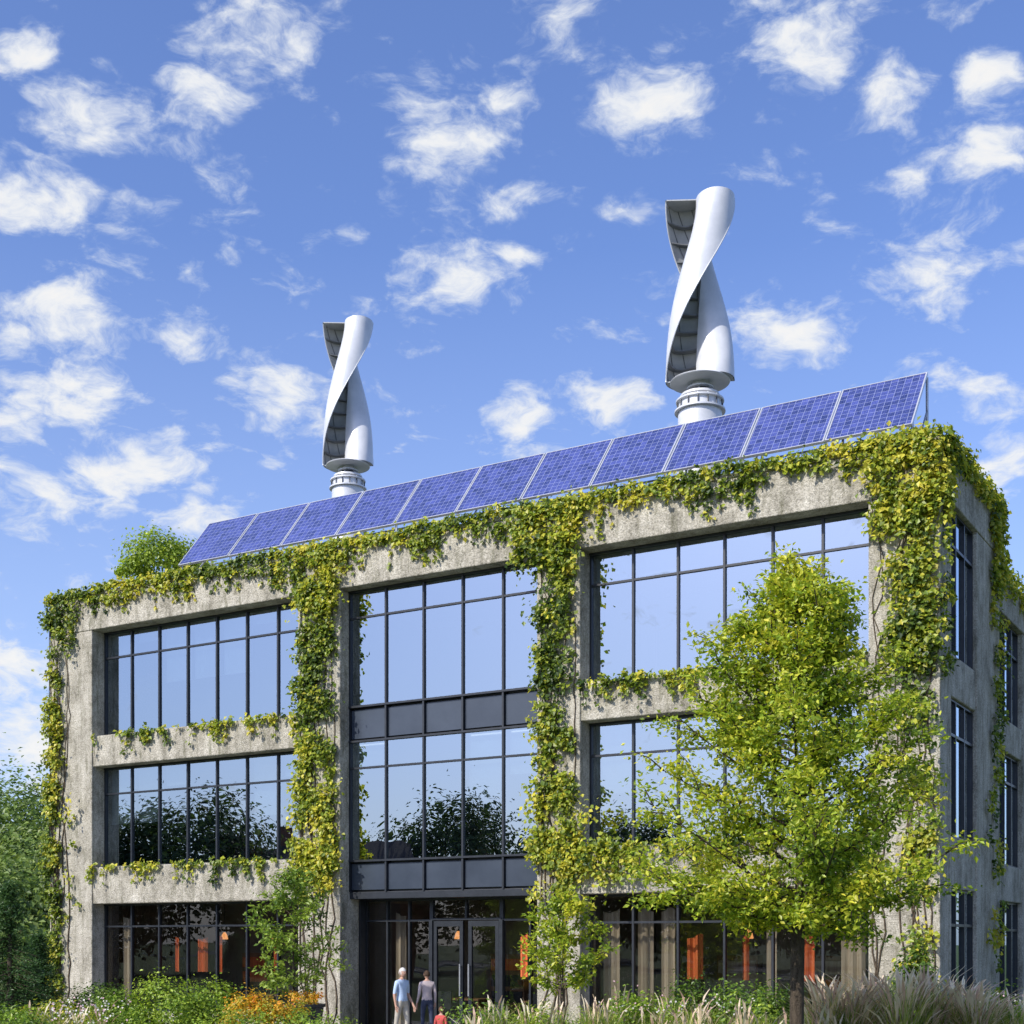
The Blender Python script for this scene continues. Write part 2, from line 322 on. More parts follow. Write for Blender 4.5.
for i in range(n):
    x0=-(i+1)*PW+.015; x1=-i*PW-.015; dz=random.uniform(-.012,.012)
    sol.box(x0+.03,x1-.03,.03,SLh-.03,0+dz,.03+dz,0)
    for bx in ((x0,x0+.03,0,SLh),(x1-.03,x1,0,SLh),(x0+.03,x1-.03,0,.03),(x0+.03,x1-.03,SLh-.03,SLh)): sol.box(*bx,-.02+dz,.04+dz,1)
so=sol.obj("photovoltaic_panels",[M_sol,M_alu],SA); so.location=(-.66,.5,12.85); so.rotation_euler=(tilt,0,0)
for i in range(n+1):
    x=-.66-min(max(i*PW,.04),n*PW-.04)
    rk.tube([(x,.6,11.9),(x,.6,12.95)],[.03,.03],6); rk.tube([(x,1.8,11.9),(x,1.78,14.28)],[.03,.03],6); rk.tube([(x,.6,12.1),(x,1.8,13.6)],[.022,.022],6)
rk.tube([(-.66,1.8,13.2),(-.66-n*PW,1.8,13.2)],[.025,.025],6)
rk.obj("mounting_rack",[M_steel],SA)
# ------------------------------------------------------------ wind turbines
def turbine(loc,h,R,zb,zroof,ph):
    T=empty("wind_turbine",loc); bl=MB(); rb=MB(); seg=64; ns=18
    def cs(z): return ph-math.pi*(1.0)*(1-z)
    def pt(q,th,a,rr=R,off=0):
        t=math.pi*q; cx=rr/2-.05; r=rr/2+off+.05
        x=cx-math.cos(t)*r; y=-math.sin(t)*(r*1.22)
        ca,sa=math.cos(th+a),math.sin(th+a)
        return (x*ca-y*sa, x*sa+y*ca)
    for a in (0,math.pi):
        for off,m in ((0,0),(-.018,1)):
            base=len(bl.v)
            for i in range(seg+1):
                z=i/seg; th=cs(z)
                for j in range(ns+1):
                    x,y=pt(j/ns,th,a,R,off); bl.v.append((x,y,zb+h*z))
            for i in range(seg):
                for j in range(ns):
                    p=base+i*(ns+1)+j; bl.f.append((p,p+1,p+ns+2,p+ns+1)); bl.m.append(m)
        rim=[]
        for i in range(seg+1):
            x,y=pt(1.0,cs(i/seg),a,R,-.009); rim.append((x,y,zb+h*i/seg))
        bl.tube(rim,[.018]*len(rim),6,0)
        for qq in (.35,.6,.82):
            mid=[]
            for i in range(seg+1):
                x,y=pt(qq,cs(i/seg),a,R,-.03); mid.append((x,y,zb+h*i/seg))
            rb.tube(mid,[.012]*len(mid),5,0)
        nr=12
        for i in range(nr):
            z=i/(nr-1); th=cs(z); zz=zb+h*z
            th_=.028
            inner=[pt(j/ns,th,a,R,-.02) for j in range(ns+1)]
            ca,sa=math.cos(th+a),math.sin(th+a)
            for j in range(1,ns):
                q=1-j/ns; x=.0+(R-.03)*q; y=-(.46 if 0<i<nr-1 else 0.0)*math.sin(math.pi*q)*R
                inner.append((x*ca-y*sa,x*sa+y*ca))
            k=len(inner); b0=len(rb.v); mm=0 if 0<i<nr-1 else 1
            rb.v+=[(x,y,zz-th_/2) for x,y in inner]+[(x,y,zz+th_/2) for x,y in inner]
            rb.f.append(tuple(b0+t for t in range(k))); rb.f.append(tuple(b0+k+t for t in reversed(range(k)))); rb.m+=[mm]*2
            for t in range(k): rb.f.append((b0+t,b0+(t+1)%k,b0+k+(t+1)%k,b0+k+t)); rb.m.append(mm)
    bl.obj("rotor_blades",[M_white,M_inner],T,smooth=True)
    rb.obj("rotor_ribs",[M_rib,M_inner],T)
    ms=MB(); ms.tube([(0,0,zb-.05),(0,0,zb+h+.04)],[.05,.05],12,0)
    ms.obj("rotor_shaft",[M_steel],T)
    bs=MB(); r=R
    bs.lathe([(0,zb-.012),(r*.86,zb-.012),(r*.88,zb-.03),(r*.86,zb-.05),(r*.25,zb-.06),(r*.25,zb-.16),(r*.40,zb-.17),(r*.40,zb-.20),(r*.28,zb-.21)],0,0,40,0)
    bs.lathe([(r*.28,zb-.21),(r*.28,zb-.33)],0,0,30,2)
    bs.lathe([(r*.28,zb-.33),(r*.56,zb-.34),(r*.58,zb-.40),(r*.44,zb-.41),(r*.44,zb-.47),(r*.70,zb-.48),(r*.70,zb-.52),(r*.62,zb-.54),(r*.62,zb-.72),(r*.74,zb-.73),(r*.74,zb-.77),(r*.64,zb-.78),(r*.64,zb-1.5),(r*.66,zb-1.6),(r*.66,zroof+.1),(r*.95,zroof+.1),(r*.95,zroof)],0,0,40,0)
    for j in range(14):
        t=2*math.pi*j/14; x,y=r*.66*math.cos(t),r*.66*math.sin(t); bs.tube([(x,y,zb-.46),(x,y,zb-.54)],[.018,.018],6,1)
        x,y=r*.5*math.cos(t),r*.5*math.sin(t); bs.tube([(x,y,zb-.40),(x,y,zb-.48)],[.02,.02],6,1)
        x,y=r*.66*math.cos(t),r*.66*math.sin(t); bs.tube([(x,y,zb-.54),(x,y,zb-.73)],[.016,.016],6,2)
    for j in range(6):
        t=2*math.pi*(j+.3)/6; bs.tube([(r*.26*math.cos(t),r*.26*math.sin(t),zb-.18),(r*.52*math.cos(t),r*.52*math.sin(t),zb-.36)],[.02,.02],6,1)
    o=bs.obj("turbine_base",[M_white,M_steel,M_frame],T,smooth=True)
    e=o.modifiers.new("es",'EDGE_SPLIT'); e.split_angle=math.radians(35)
    return T
turbine((px(700,0,33.6).x,33.6,0),4.46,.84,16.05,11.9,math.radians(-3))
turbine((px(348,0,43.7).x,43.7,0),4.55,.80,17.5,11.0,math.radians(2))
# ------------------------------------------------------------ ivy
def ivy():
    P=[];NR=[];K=[];SZ=[]
    stems=MB()
    def cluster(x,y,z,rad,n,out=(0,-1,0),flat=.5,key=None):
        out=np.array(out,float); d=rng.normal(0,rad,(n,3)); dn=d@out
        d-=np.outer(dn,out)*(1-flat)
        P.append(np.array([x,y,z])+d); NR.append(rng.normal(0,.6,(n,3))+out*.9+np.array([0,0,.6]))
        kk=(.56+.18*math.sin(x*.9+z*.7)+rng.normal(0,.22)) if key is None else key
        K.append(np.full(n,kk)); SZ.append(rng.uniform(.07,.15,n))
    def zone(x0,x1,z0,z1,ncl,rad=.12,n=28,y=-.05):
        for _ in range(ncl):
            x=rng.uniform(x0,x1); z=rng.uniform(z0,z1)
            if math.sin(x*3.1+z*1.9)*math.sin(z*2.7-x*2.2)>.42 : continue
            cluster(x,y-abs(rng.normal(0,.13)),z,rad*rng.uniform(.5,1.5),int(n*rng.uniform(.6,1.2)))
    x=W-.05
    while x<.05:
        k=.5+.5*math.sin(x*1.7)*math.sin(x*.63+1)
        cluster(x,-.06-abs(rng.normal(0,.05)),12.38+rng.normal(0,.05)+.10*k,.065,20)
        cluster(x,.12,12.43+.08*k,.08,12)
        if rng.random()<.15+.45*k: cluster(x,-.08-abs(rng.normal(0,.05)),12.20-.10*k,.07,16)
        if rng.random()<.04+.16*(k>.6):
            L_=rng.uniform(.2,.75)
            for q in np.arange(0,L_,.11): cluster(x+rng.normal(0,.04),-.07,12.15-q,.06,int(14*(1-q/L_*.6)))
        x+=.10
    zone(W-.05,W+.5,.6,12.2,270,.10,26); zone(W,W+1.2,10.8,12.3,40,.11,24); zone(W+.2,W+1.3,.5,9,22,.09,16)
    zone(-16.3,-15.15,3.6,12.2,370,.11,28); zone(-16.6,-14.95,10.8,12.2,60,.13,28); zone(-16.5,-15,3.4,5.4,40,.12,26)
    zone(-9.2,-8.25,3.5,12.3,270,.11,28); zone(-9.7,-8.1,11.1,12.4,100,.13,28); zone(-9.4,-7.8,3.4,5.4,60,.13,26)
    zone(-.95,-.08,7.8,12.4,230,.12,28); zone(-1.35,-.05,10.6,12.4,110,.13,28); zone(-.7,-.05,4,7.8,60,.11,26); zone(-1.0,-.1,.5,4,34,.11,22)
    for x0,x1,z,amt in ((-24,-16.4,8.25,.35),(-8.1,-5.0,8.25,.9),(-5.0,-1.4,8.25,.5),(-24,-16.4,4.48,.45),(-8.1,-1.4,4.48,.6)):
        x=x0
        while x<x1:
            k=.5+.5*math.sin(x*2.1+z)*math.cos(x*.77+z*2)
            if rng.random()<amt: cluster(x,-.0,z-.02,.05,11)
            if rng.random()<amt*.5*k:
                for q in np.arange(0,rng.uniform(.15,.6),.11): cluster(x+rng.normal(0,.05),-.03,z-q,.06,12)
            x+=.11
    zone(-8.1,-6.6,3.6,4.6,40,.11,24)
    def sz(y0,y1,z0,z1,ncl,rad=.11,n=26):
        for _ in range(ncl): cluster(.05+abs(rng.normal(0,.05)),rng.uniform(y0,y1),rng.uniform(z0,z1),rad*rng.uniform(.7,1.3),n,(1,0,0),.35)
    sz(-.05,5.8,12.15,12.5,90); sz(.05,.7,10.8,12.4,26); sz(0,.6,7.5,10.5,14); sz(4.6,5.8,10.4,12.4,60); sz(4.6,5.6,6,10.4,26); sz(4.2,5.6,1,6,18)
    for _ in range(50): cluster(-.10,rng.uniform(5.9,12),rng.uniform(10.95,11.4),.11,24,(1,0,0),.35)
    for _ in range(22): cluster(-.12,rng.uniform(5.8,6.3),rng.uniform(4,10.5),.11,24,(1,0,0),.35)
    for (xa,xb,zt,ns_) in ((W,W+.9,12,9),(-16.3,-15.1,12,8),(-9.1,-8.2,12,7),(-1.35,-.1,12,10)):
        for _ in range(ns_):
            x=rng.uniform(xa,xb); pts=[(x,-.02,.1)]; z=.1
            while z<zt: z+=.4; x=min(max(x+rng.normal(0,.09),xa),xb); pts.append((x,-.02,z))
            stems.tube(pts,list(np.linspace(.022,.006,len(pts))),5)
    for _ in range(90):
        x=rng.uniform(W,0); z=rng.choice([12.2,12.2,8.2,4.45]); pts=[]
        if z<12 and (-15.1<x<-9.2): continue
        for q in range(6): pts.append((x,-.045,z)); x+=rng.normal(0,.05); z-=rng.uniform(.05,.16)
        stems.tube(pts,[.007]*6,4)
        for p_ in pts[::2]: cluster(p_[0],-.05,p_[2],.04,4)
    P=np.vstack(P);NR=np.vstack(NR);K=np.concatenate(K);SZ=np.concatenate(SZ)
    inside=(P[:,1]>-.03)&(P[:,0]<-.02)&(P[:,1]<.4)&(P[:,2]<12.36)&(P[:,0]>W)
    P[inside,1]=-.03-rng.random(inside.sum())*.08
    V,Cc=leafmesh(P,SZ,NR,pal(len(P),YG,None,.3,K),.6,.8)
    o=leafobj("ivy",V,Cc,M_leaf,stems,M_stem); o.location=C; o.rotation_euler=(0,0,ANG); return len(P)
print("ivy",ivy())
# ------------------------------------------------------------ trees
def tree(name,loc,env,trunk_r,fork,nl,leaf,nleaf,palette,key=.5,twl=.5,seed=1,lean=(0,0),up=.55,ntw=7):
    global rng
    rng=np.random.default_rng(seed); wood=MB(); P=[];NR=[];K=[]
    zs=np.array([e[0] for e in env]); rs=np.array([e[1] for e in env]); top=zs.max(); bot=zs.min()
    R=lambda z: float(np.interp(z,zs,rs))
    pts=[];n=14
    for i in range(n+1):
        f=i/n; z=(top-.25)*f; w=.05*trunk_r*20*math.sin(f*7+seed)*f*.6
        pts.append(Vector((w+lean[0]*f,w*.5+lean[1]*f,z)))
    rad=[trunk_r*(1.25 if i==0 else 1)*max(.07,(1-.25*(i/n)) if pts[i].z<fork else (1-(i/n))**1.2*1.0) for i in range(n+1)]
    wood.tube(pts,rad,9)
    def onT(z):
        f=z/(top-.25)*n; i=min(int(f),n-1); return pts[i].lerp(pts[i+1],f-i)
    ga=2.39996
    for k in range(nl):
        f=(k+.5)/nl
        zt=bot+(top-bot)*(f**.9)
        az=k*ga+rng.normal(0,.25); rr=R(zt)*rng.uniform(.84,1.08)*(1 if rng.random()<.75 else .6)
        zr=max(fork*.93,min(zt-rr*up,top-.4))
        a=onT(zr); b=Vector((math.cos(az)*rr+lean[0]*f,math.sin(az)*rr+lean[1]*f,zt+rng.normal(0,.08)))
        m=a.lerp(b,.5)+Vector((0,0,-.08*rr if zt>fork+.3 else .15*rr))+Vector(rng.normal(0,.06*rr,3))
        L_=[];ns=8
        for i in range(ns+1):
            t=i/ns; L_.append(a*(1-t)**2+m*2*t*(1-t)+b*t*t)
        r0=trunk_r*.34*(1-f*.5)
        wood.tube(L_,[max(.006,r0*(1-i/ns*.9)) for i in range(ns+1)],5)
        kk=key+rng.normal(0,.12)
        for j in range(ntw):
            t=.30+.72*(j+rng.random()*.6)/ntw; t=min(t,1); q=a*(1-t)**2+m*2*t*(1-t)+b*t*t
            d=(b-a).normalized()*.9+Vector(rng.normal(0,.65,3)); d.z+=.22; d.normalize()
            tl=twl*rng.uniform(.6,1.25)*(1.1-.4*t); e=q+d*tl; mid=q.lerp(e,.5)+Vector((0,0,.04))
            wood.tube([q,mid,e],[.012,.008,.004] if trunk_r>.06 else [.007,.005,.003],4,cap=False)
            nn=int(nleaf*rng.uniform(.5,1.5)); s=rng.random(nn)**.8; c=np.array(q)[None]*(1-s[:,None])+np.array(e)[None]*s[:,None]
            sp_=twl*.2
            pp=c+rng.normal(0,1,(nn,3))*np.array([sp_,sp_,sp_*.55]); P.append(pp)
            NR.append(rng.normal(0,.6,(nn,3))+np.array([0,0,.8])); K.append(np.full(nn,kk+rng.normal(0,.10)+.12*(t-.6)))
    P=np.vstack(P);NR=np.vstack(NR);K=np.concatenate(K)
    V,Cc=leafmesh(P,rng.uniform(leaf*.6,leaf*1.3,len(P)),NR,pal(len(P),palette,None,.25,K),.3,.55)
    o=leafobj(name,V,Cc,M_leaf,wood,M_bark); o.location=loc; print(name,len(P)); return o
p=px(797,0,18)
TY=[(.06,.12,.015),(.15,.24,.022),(.30,.40,.03),(.50,.54,.045),(.66,.60,.06)]
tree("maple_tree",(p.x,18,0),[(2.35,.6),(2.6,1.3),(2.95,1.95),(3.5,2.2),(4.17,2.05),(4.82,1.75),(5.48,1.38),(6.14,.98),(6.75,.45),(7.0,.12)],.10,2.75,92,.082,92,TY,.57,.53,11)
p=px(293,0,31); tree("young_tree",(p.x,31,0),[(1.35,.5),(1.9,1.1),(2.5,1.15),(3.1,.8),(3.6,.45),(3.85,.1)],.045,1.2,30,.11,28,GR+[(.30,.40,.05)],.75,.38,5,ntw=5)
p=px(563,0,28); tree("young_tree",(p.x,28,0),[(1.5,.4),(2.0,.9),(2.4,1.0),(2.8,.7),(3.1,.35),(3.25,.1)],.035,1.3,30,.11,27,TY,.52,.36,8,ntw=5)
# ------------------------------------------------------------ bushes and masses
def blobs(name,items,leaf,palette,loc=(0,0,0),mat=None,wood=None,jit=.25,spread=.17):
    P=[];NR=[];K=[]
    for (x,y,z,rx,ry,rz,n,key) in items:
        nc=max(6,int(n/60)); cd=unit(rng.normal(size=(nc,3))); cd[:,2]=np.where(cd[:,2]<-.3,-cd[:,2],cd[:,2])
        rr=rng.uniform(.55,1.0,(nc,1)); cc=cd*rr; ck=rng.normal(0,.13,nc)
        idx=rng.integers(0,nc,n); q=cc[idx]+rng.normal(0,spread,(n,3))
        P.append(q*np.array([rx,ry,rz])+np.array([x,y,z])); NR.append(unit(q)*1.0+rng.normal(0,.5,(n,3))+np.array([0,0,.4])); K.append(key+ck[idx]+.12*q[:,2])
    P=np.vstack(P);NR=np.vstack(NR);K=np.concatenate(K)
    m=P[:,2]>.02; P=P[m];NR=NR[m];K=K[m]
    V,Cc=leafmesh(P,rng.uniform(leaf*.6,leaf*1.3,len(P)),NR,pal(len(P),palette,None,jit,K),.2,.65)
    o=leafobj(name,V,Cc,mat or M_leaf,wood,M_bark); o.location=loc; return o
rng=np.random.default_rng(21)
p=px(160,548,40); q=[(0,0,-.05+13.45,1.15,.9,.85,3600,.65),(.9,.2,-.3+13.45,.7,.6,.5,1200,.6),(-.8,.1,-.4+13.45,.6,.5,.4,900,.7)]
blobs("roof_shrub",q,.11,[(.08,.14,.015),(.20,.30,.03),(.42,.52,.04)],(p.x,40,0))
LG=[(.05,.10,.015),(.11,.20,.02),(.22,.34,.03),(.38,.48,.05)]
sh=[(118,996,30,.75,.65,LG,.45),(168,978,30,.85,.85,LG,.75),(213,984,30.5,.7,.6,LG,.6),(60,1004,29,.9,.5,YG,.6),(100,984,34,.8,.8,GR,.5),(18,1010,27,.8,.7,LG,.45),
    (690,984,25,.6,.6,GR,.45),(742,982,24.5,.75,.6,LG,.3),(775,988,24,.6,.6,GR,.4),(640,994,25,.7,.5,LG,.6),(1000,992,22,.7,.7,LG,.5)]
for (u,v,Y,rx,rz,pa,ky) in sh:
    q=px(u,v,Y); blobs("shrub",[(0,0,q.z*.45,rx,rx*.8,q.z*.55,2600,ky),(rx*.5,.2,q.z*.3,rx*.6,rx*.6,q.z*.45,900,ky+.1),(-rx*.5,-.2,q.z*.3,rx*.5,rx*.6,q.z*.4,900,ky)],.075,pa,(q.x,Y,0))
OR=[(.16,.22,.015),(.45,.38,.03),(.75,.42,.03),(.78,.24,.03)]
for (u,v,Y) in ((248,992,29.5),(280,998,29.5)):
    q=px(u,v,Y); blobs("flowering_shrub",[(0,0,q.z*.5,.6,.5,q.z*.5,1900,.4)],.07,OR,(q.x,Y,0))
q=px(925,960,26); blobs("shrub",[(0,0,1.1,.5,.4,1.1,1700,.5)],.10,GR,(q.x,26.3,0))
def conifer(u,Y,top,r):
    q=px(u,0,Y); w=MB(); w.tube([(0,0,0),(0,0,top*.97)],[.12,.02],8); P=[];NR=[]
    for i in range(150):
        f=rng.random()**.9; z=.2+top*.95*f; az=rng.uniform(0,6.28); rr=r*(1-f)*rng.uniform(.75,1.15)+.05
        n=90; s=rng.random(n); x=np.cos(az)*rr*s;y=np.sin(az)*rr*s; zz=z-.25*rr*s+rng.normal(0,.05,n)
        P.append(np.stack([x+rng.normal(0,.08,n),y+rng.normal(0,.08,n),zz],1)); NR.append(rng.normal(0,.5,(n,3))+np.array([0,0,1]))
        w.tube([(0,0,z),(np.cos(az)*rr,np.sin(az)*rr,z-.25*rr)],[.015,.004],4,cap=False)
    P=np.vstack(P);NR=np.vstack(NR)
    V,Cc=leafmesh(P,rng.uniform(.06,.14,len(P)),NR,pal(len(P),[(.03,.07,.025),(.06,.13,.04),(.12,.20,.06)],None,.2,np.full(len(P),.5)),.3,.3)
    o=leafobj("conifer",V,Cc,M_leaf,w,M_bark); o.location=(q.x,Y,0)
conifer(10,33,3.7,1.5); conifer(38,36,2.4,1.0)
DT=[(.04,.08,.025),(.09,.15,.035),(.16,.24,.05),(.26,.34,.08)]
it_=[]
for (u,v,Y,r) in ((12,782,78,4.2),(48,826,74,3.5),(-30,790,85,5),(30,860,66,3.2),(80,820,90,5),(-10,880,60,3.0),(55,885,62,2.6),(-60,830,80,5),(15,925,58,2.6),(110,840,100,5)):
    q=px(u,v,Y); h=q.z; it_.append((q.x,q.y,h*.60,r,r,h*.42,5200,.55)); it_.append((q.x+r*.4,q.y-.5,h*.32,r*.9,r*.9,h*.33,2600,.45))
for X in range(16,90,7): it_.append((X,75+random.random()*8,4,4.5,4,4.2,900,.4))
for X in range(-110,-30,8): it_.append((X,100+random.random()*8,4.5,5.5,4,4.5+random.random()*2,800,.45))
blobs("distant_trees",it_,.30,DT)
it_=[]
y=75
while y>-75:
    h=random.uniform(8.5,13.5); r=random.uniform(3.8,6)
    if not(8<y<20): it_.append((-62-random.random()*8,y,h*.58,r,r,h*.42,7500,.5)); it_.append((-60,y+2,h*.25,r,r,h*.3,2800,.4))
    y-=random.uniform(3.5,6)
for X in range(-55,70,8): it_.append((X,-62+random.random()*8,5.5,5,5,5.5,1300,.45))
for Y in range(-40,70,9): it_.append((58+random.random()*5,Y,5,4.5,5,5,900,.45))
blobs("tree_belt",it_,.36,[(.02,.04,.012),(.045,.075,.02),(.09,.13,.03)],spread=.15)
H=empty("brick_house",(-64,14,0),math.radians(10)); hb=MB()
hb.box(-4,4,-6,6,0,6.2,0); hb.face([(-4.3,-6.4,6.1),(4.3,-6.4,6.1),(0,-6.4,9.3)],0); hb.face([(-4.3,6.4,6.1),(4.3,6.4,6.1),(0,6.4,9.3)],0)
hb.face([(4.4,-6.5,6.0),(4.4,6.5,6.0),(0,6.5,9.4),(0,-6.5,9.4)],1); hb.face([(-4.4,-6.5,6.0),(-4.4,6.5,6.0),(0,6.5,9.4),(0,-6.5,9.4)],1)
hb.box(-.6,.2,2,3,8.5,10.6,0)
for y in (-4.4,-1.4,1.6,4.0):
    for z in (1,3.9): hb.box(3.95,4.05,y,y+1.2,z,z+1.4,2)
hb.obj("walls_and_roof",[M_brick,M_tile,M_frame],H)
# ------------------------------------------------------------ ornamental grass
def grass(name,tufts):
    V=[];Cc=[]
    for (x,y,h,sp_,nb,npl) in tufts:
        tone=rng.uniform(.75,1.15)
        for kind,n in ((0,nb),(1,npl)):
            az=rng.uniform(0,6.283,n); hh=h*rng.uniform(.5,1.05,n)*(1 if kind==0 else 1.12); ou=sp_*rng.uniform(.15,1.0,n)*(1.0 if kind==0 else .85)
            seg=5 ; w0=.010 if kind==0 else .004
            prev=None
            dirx,diry=np.cos(az),np.sin(az); tx,ty=-diry,dirx
            c0=rng.normal(0,.07,(n,2))
            base=np.array([(.18,.27,.03),(.33,.42,.06),(.50,.48,.14),(.10,.17,.02)])[rng.integers(0,4,n)]*tone if kind==0 else np.array([(.72,.56,.38),(.76,.62,.46),(.62,.42,.32),(.80,.70,.52)])[rng.integers(0,4,n)]*tone
            for s in range(seg+1):
                t=s/seg; r=ou*t**1.8; z=hh*(t*1.25-.35*t**3)
                if kind==0: w=w0*(1-t*.85)*np.ones(n)
                else: w=np.full(n,w0 if t<.65 else .019*math.sin(math.pi*(t-.6)/.42)+.003)
                cx=x+c0[:,0]+dirx*r; cy=y+c0[:,1]+diry*r
                a=np.stack([cx-tx*w,cy-ty*w,z],1); b=np.stack([cx+tx*w,cy+ty*w,z],1)
                if prev is not None:
                    V.append(np.stack([prev[0],prev[1],b,a],1).reshape(-1,3)); cf=base if kind==0 or t>.6 else base*.6
                    Cc.append(np.repeat(cf,4,axis=0))
                prev=(a,b)
    return leafobj(name,np.vstack(V),np.clip(np.vstack(Cc),0,.9),M_plume)
t=[]
def tuft(u,vtop,Y,sp_,nb=190,npl=40):
    q=px(u,vtop,Y); t.append((q.x,Y,q.z/.97,sp_,nb,npl))
for u in range(478,800,17): tuft(u+random.randint(-6,6),1008+random.randint(-10,8),22+random.random()*3,.6,170,18)
for u in range(600,760,24): tuft(u,998+random.randint(-8,8),24+random.random()*1.5,.6,160,20)
for u in (826,850,876,902,930,956,975): tuft(u,974+random.randint(-4,6)+abs(u-895)*.14,20+random.random(),1.0,330,150)
for u in range(985,1060,16): tuft(u,996+random.randint(-6,8),20+random.random()*2,.6,170,35)
for u in range(700,850,22): tuft(u,1012+random.randint(-6,6),19.5,.6,150,20)
for u in range(-10,120,22): tuft(u,1008+random.randint(-6,6),28,.5,120,20)
grass("ornamental_grass",t)
gc=[]
for u in range(-20,340,22):
    q=px(u,1014,27.5+random.random()*3); gc.append((q.x,q.y,.25,.7,.7,q.z*.75,500,.4+random.random()*.3))
for u in range(470,1060,22):
    q=px(u,1006,22.5+random.random()*3); gc.append((q.x,q.y,.25,.6,.7,q.z*.8,700,.35+random.random()*.4))
blobs("groundcover",gc,.07,LG)
P=[]
for _ in range(380):
    u=random.choice([random.uniform(600,760),random.uniform(50,130),random.uniform(980,1024)]); q=px(u,random.gauss(1008,7),random.uniform(23,25)); P.append(tuple(q))
P=np.array(P); V,Cc=leafmesh(P,np.full(len(P),.045),rng.normal(0,.6,(len(P),3))+np.array([0,-1,.5]),pal(len(P),[(.75,.72,.70),(.7,.45,.5),(.75,.7,.6)],[1,1,1],.1),0,.9)
leafobj("flowers",V,Cc,M_leaf)
q=px(303,1004,30.5); PL=MB(); PL.lathe([(.01,0),(.34,0),(.36,.03),(.46,q.z-.08),(.50,q.z-.06),(.50,q.z),(.44,q.z),(.42,q.z-.08),(.01,q.z-.09)],0,0,24)
o=PL.obj("planter",[M_frame],smooth=False); o.location=(q.x,30.5,0)
blobs("planter_plant",[(0,0,q.z+.08,.42,.42,.2,900,.5)],.06,OR,(q.x,30.5,0))
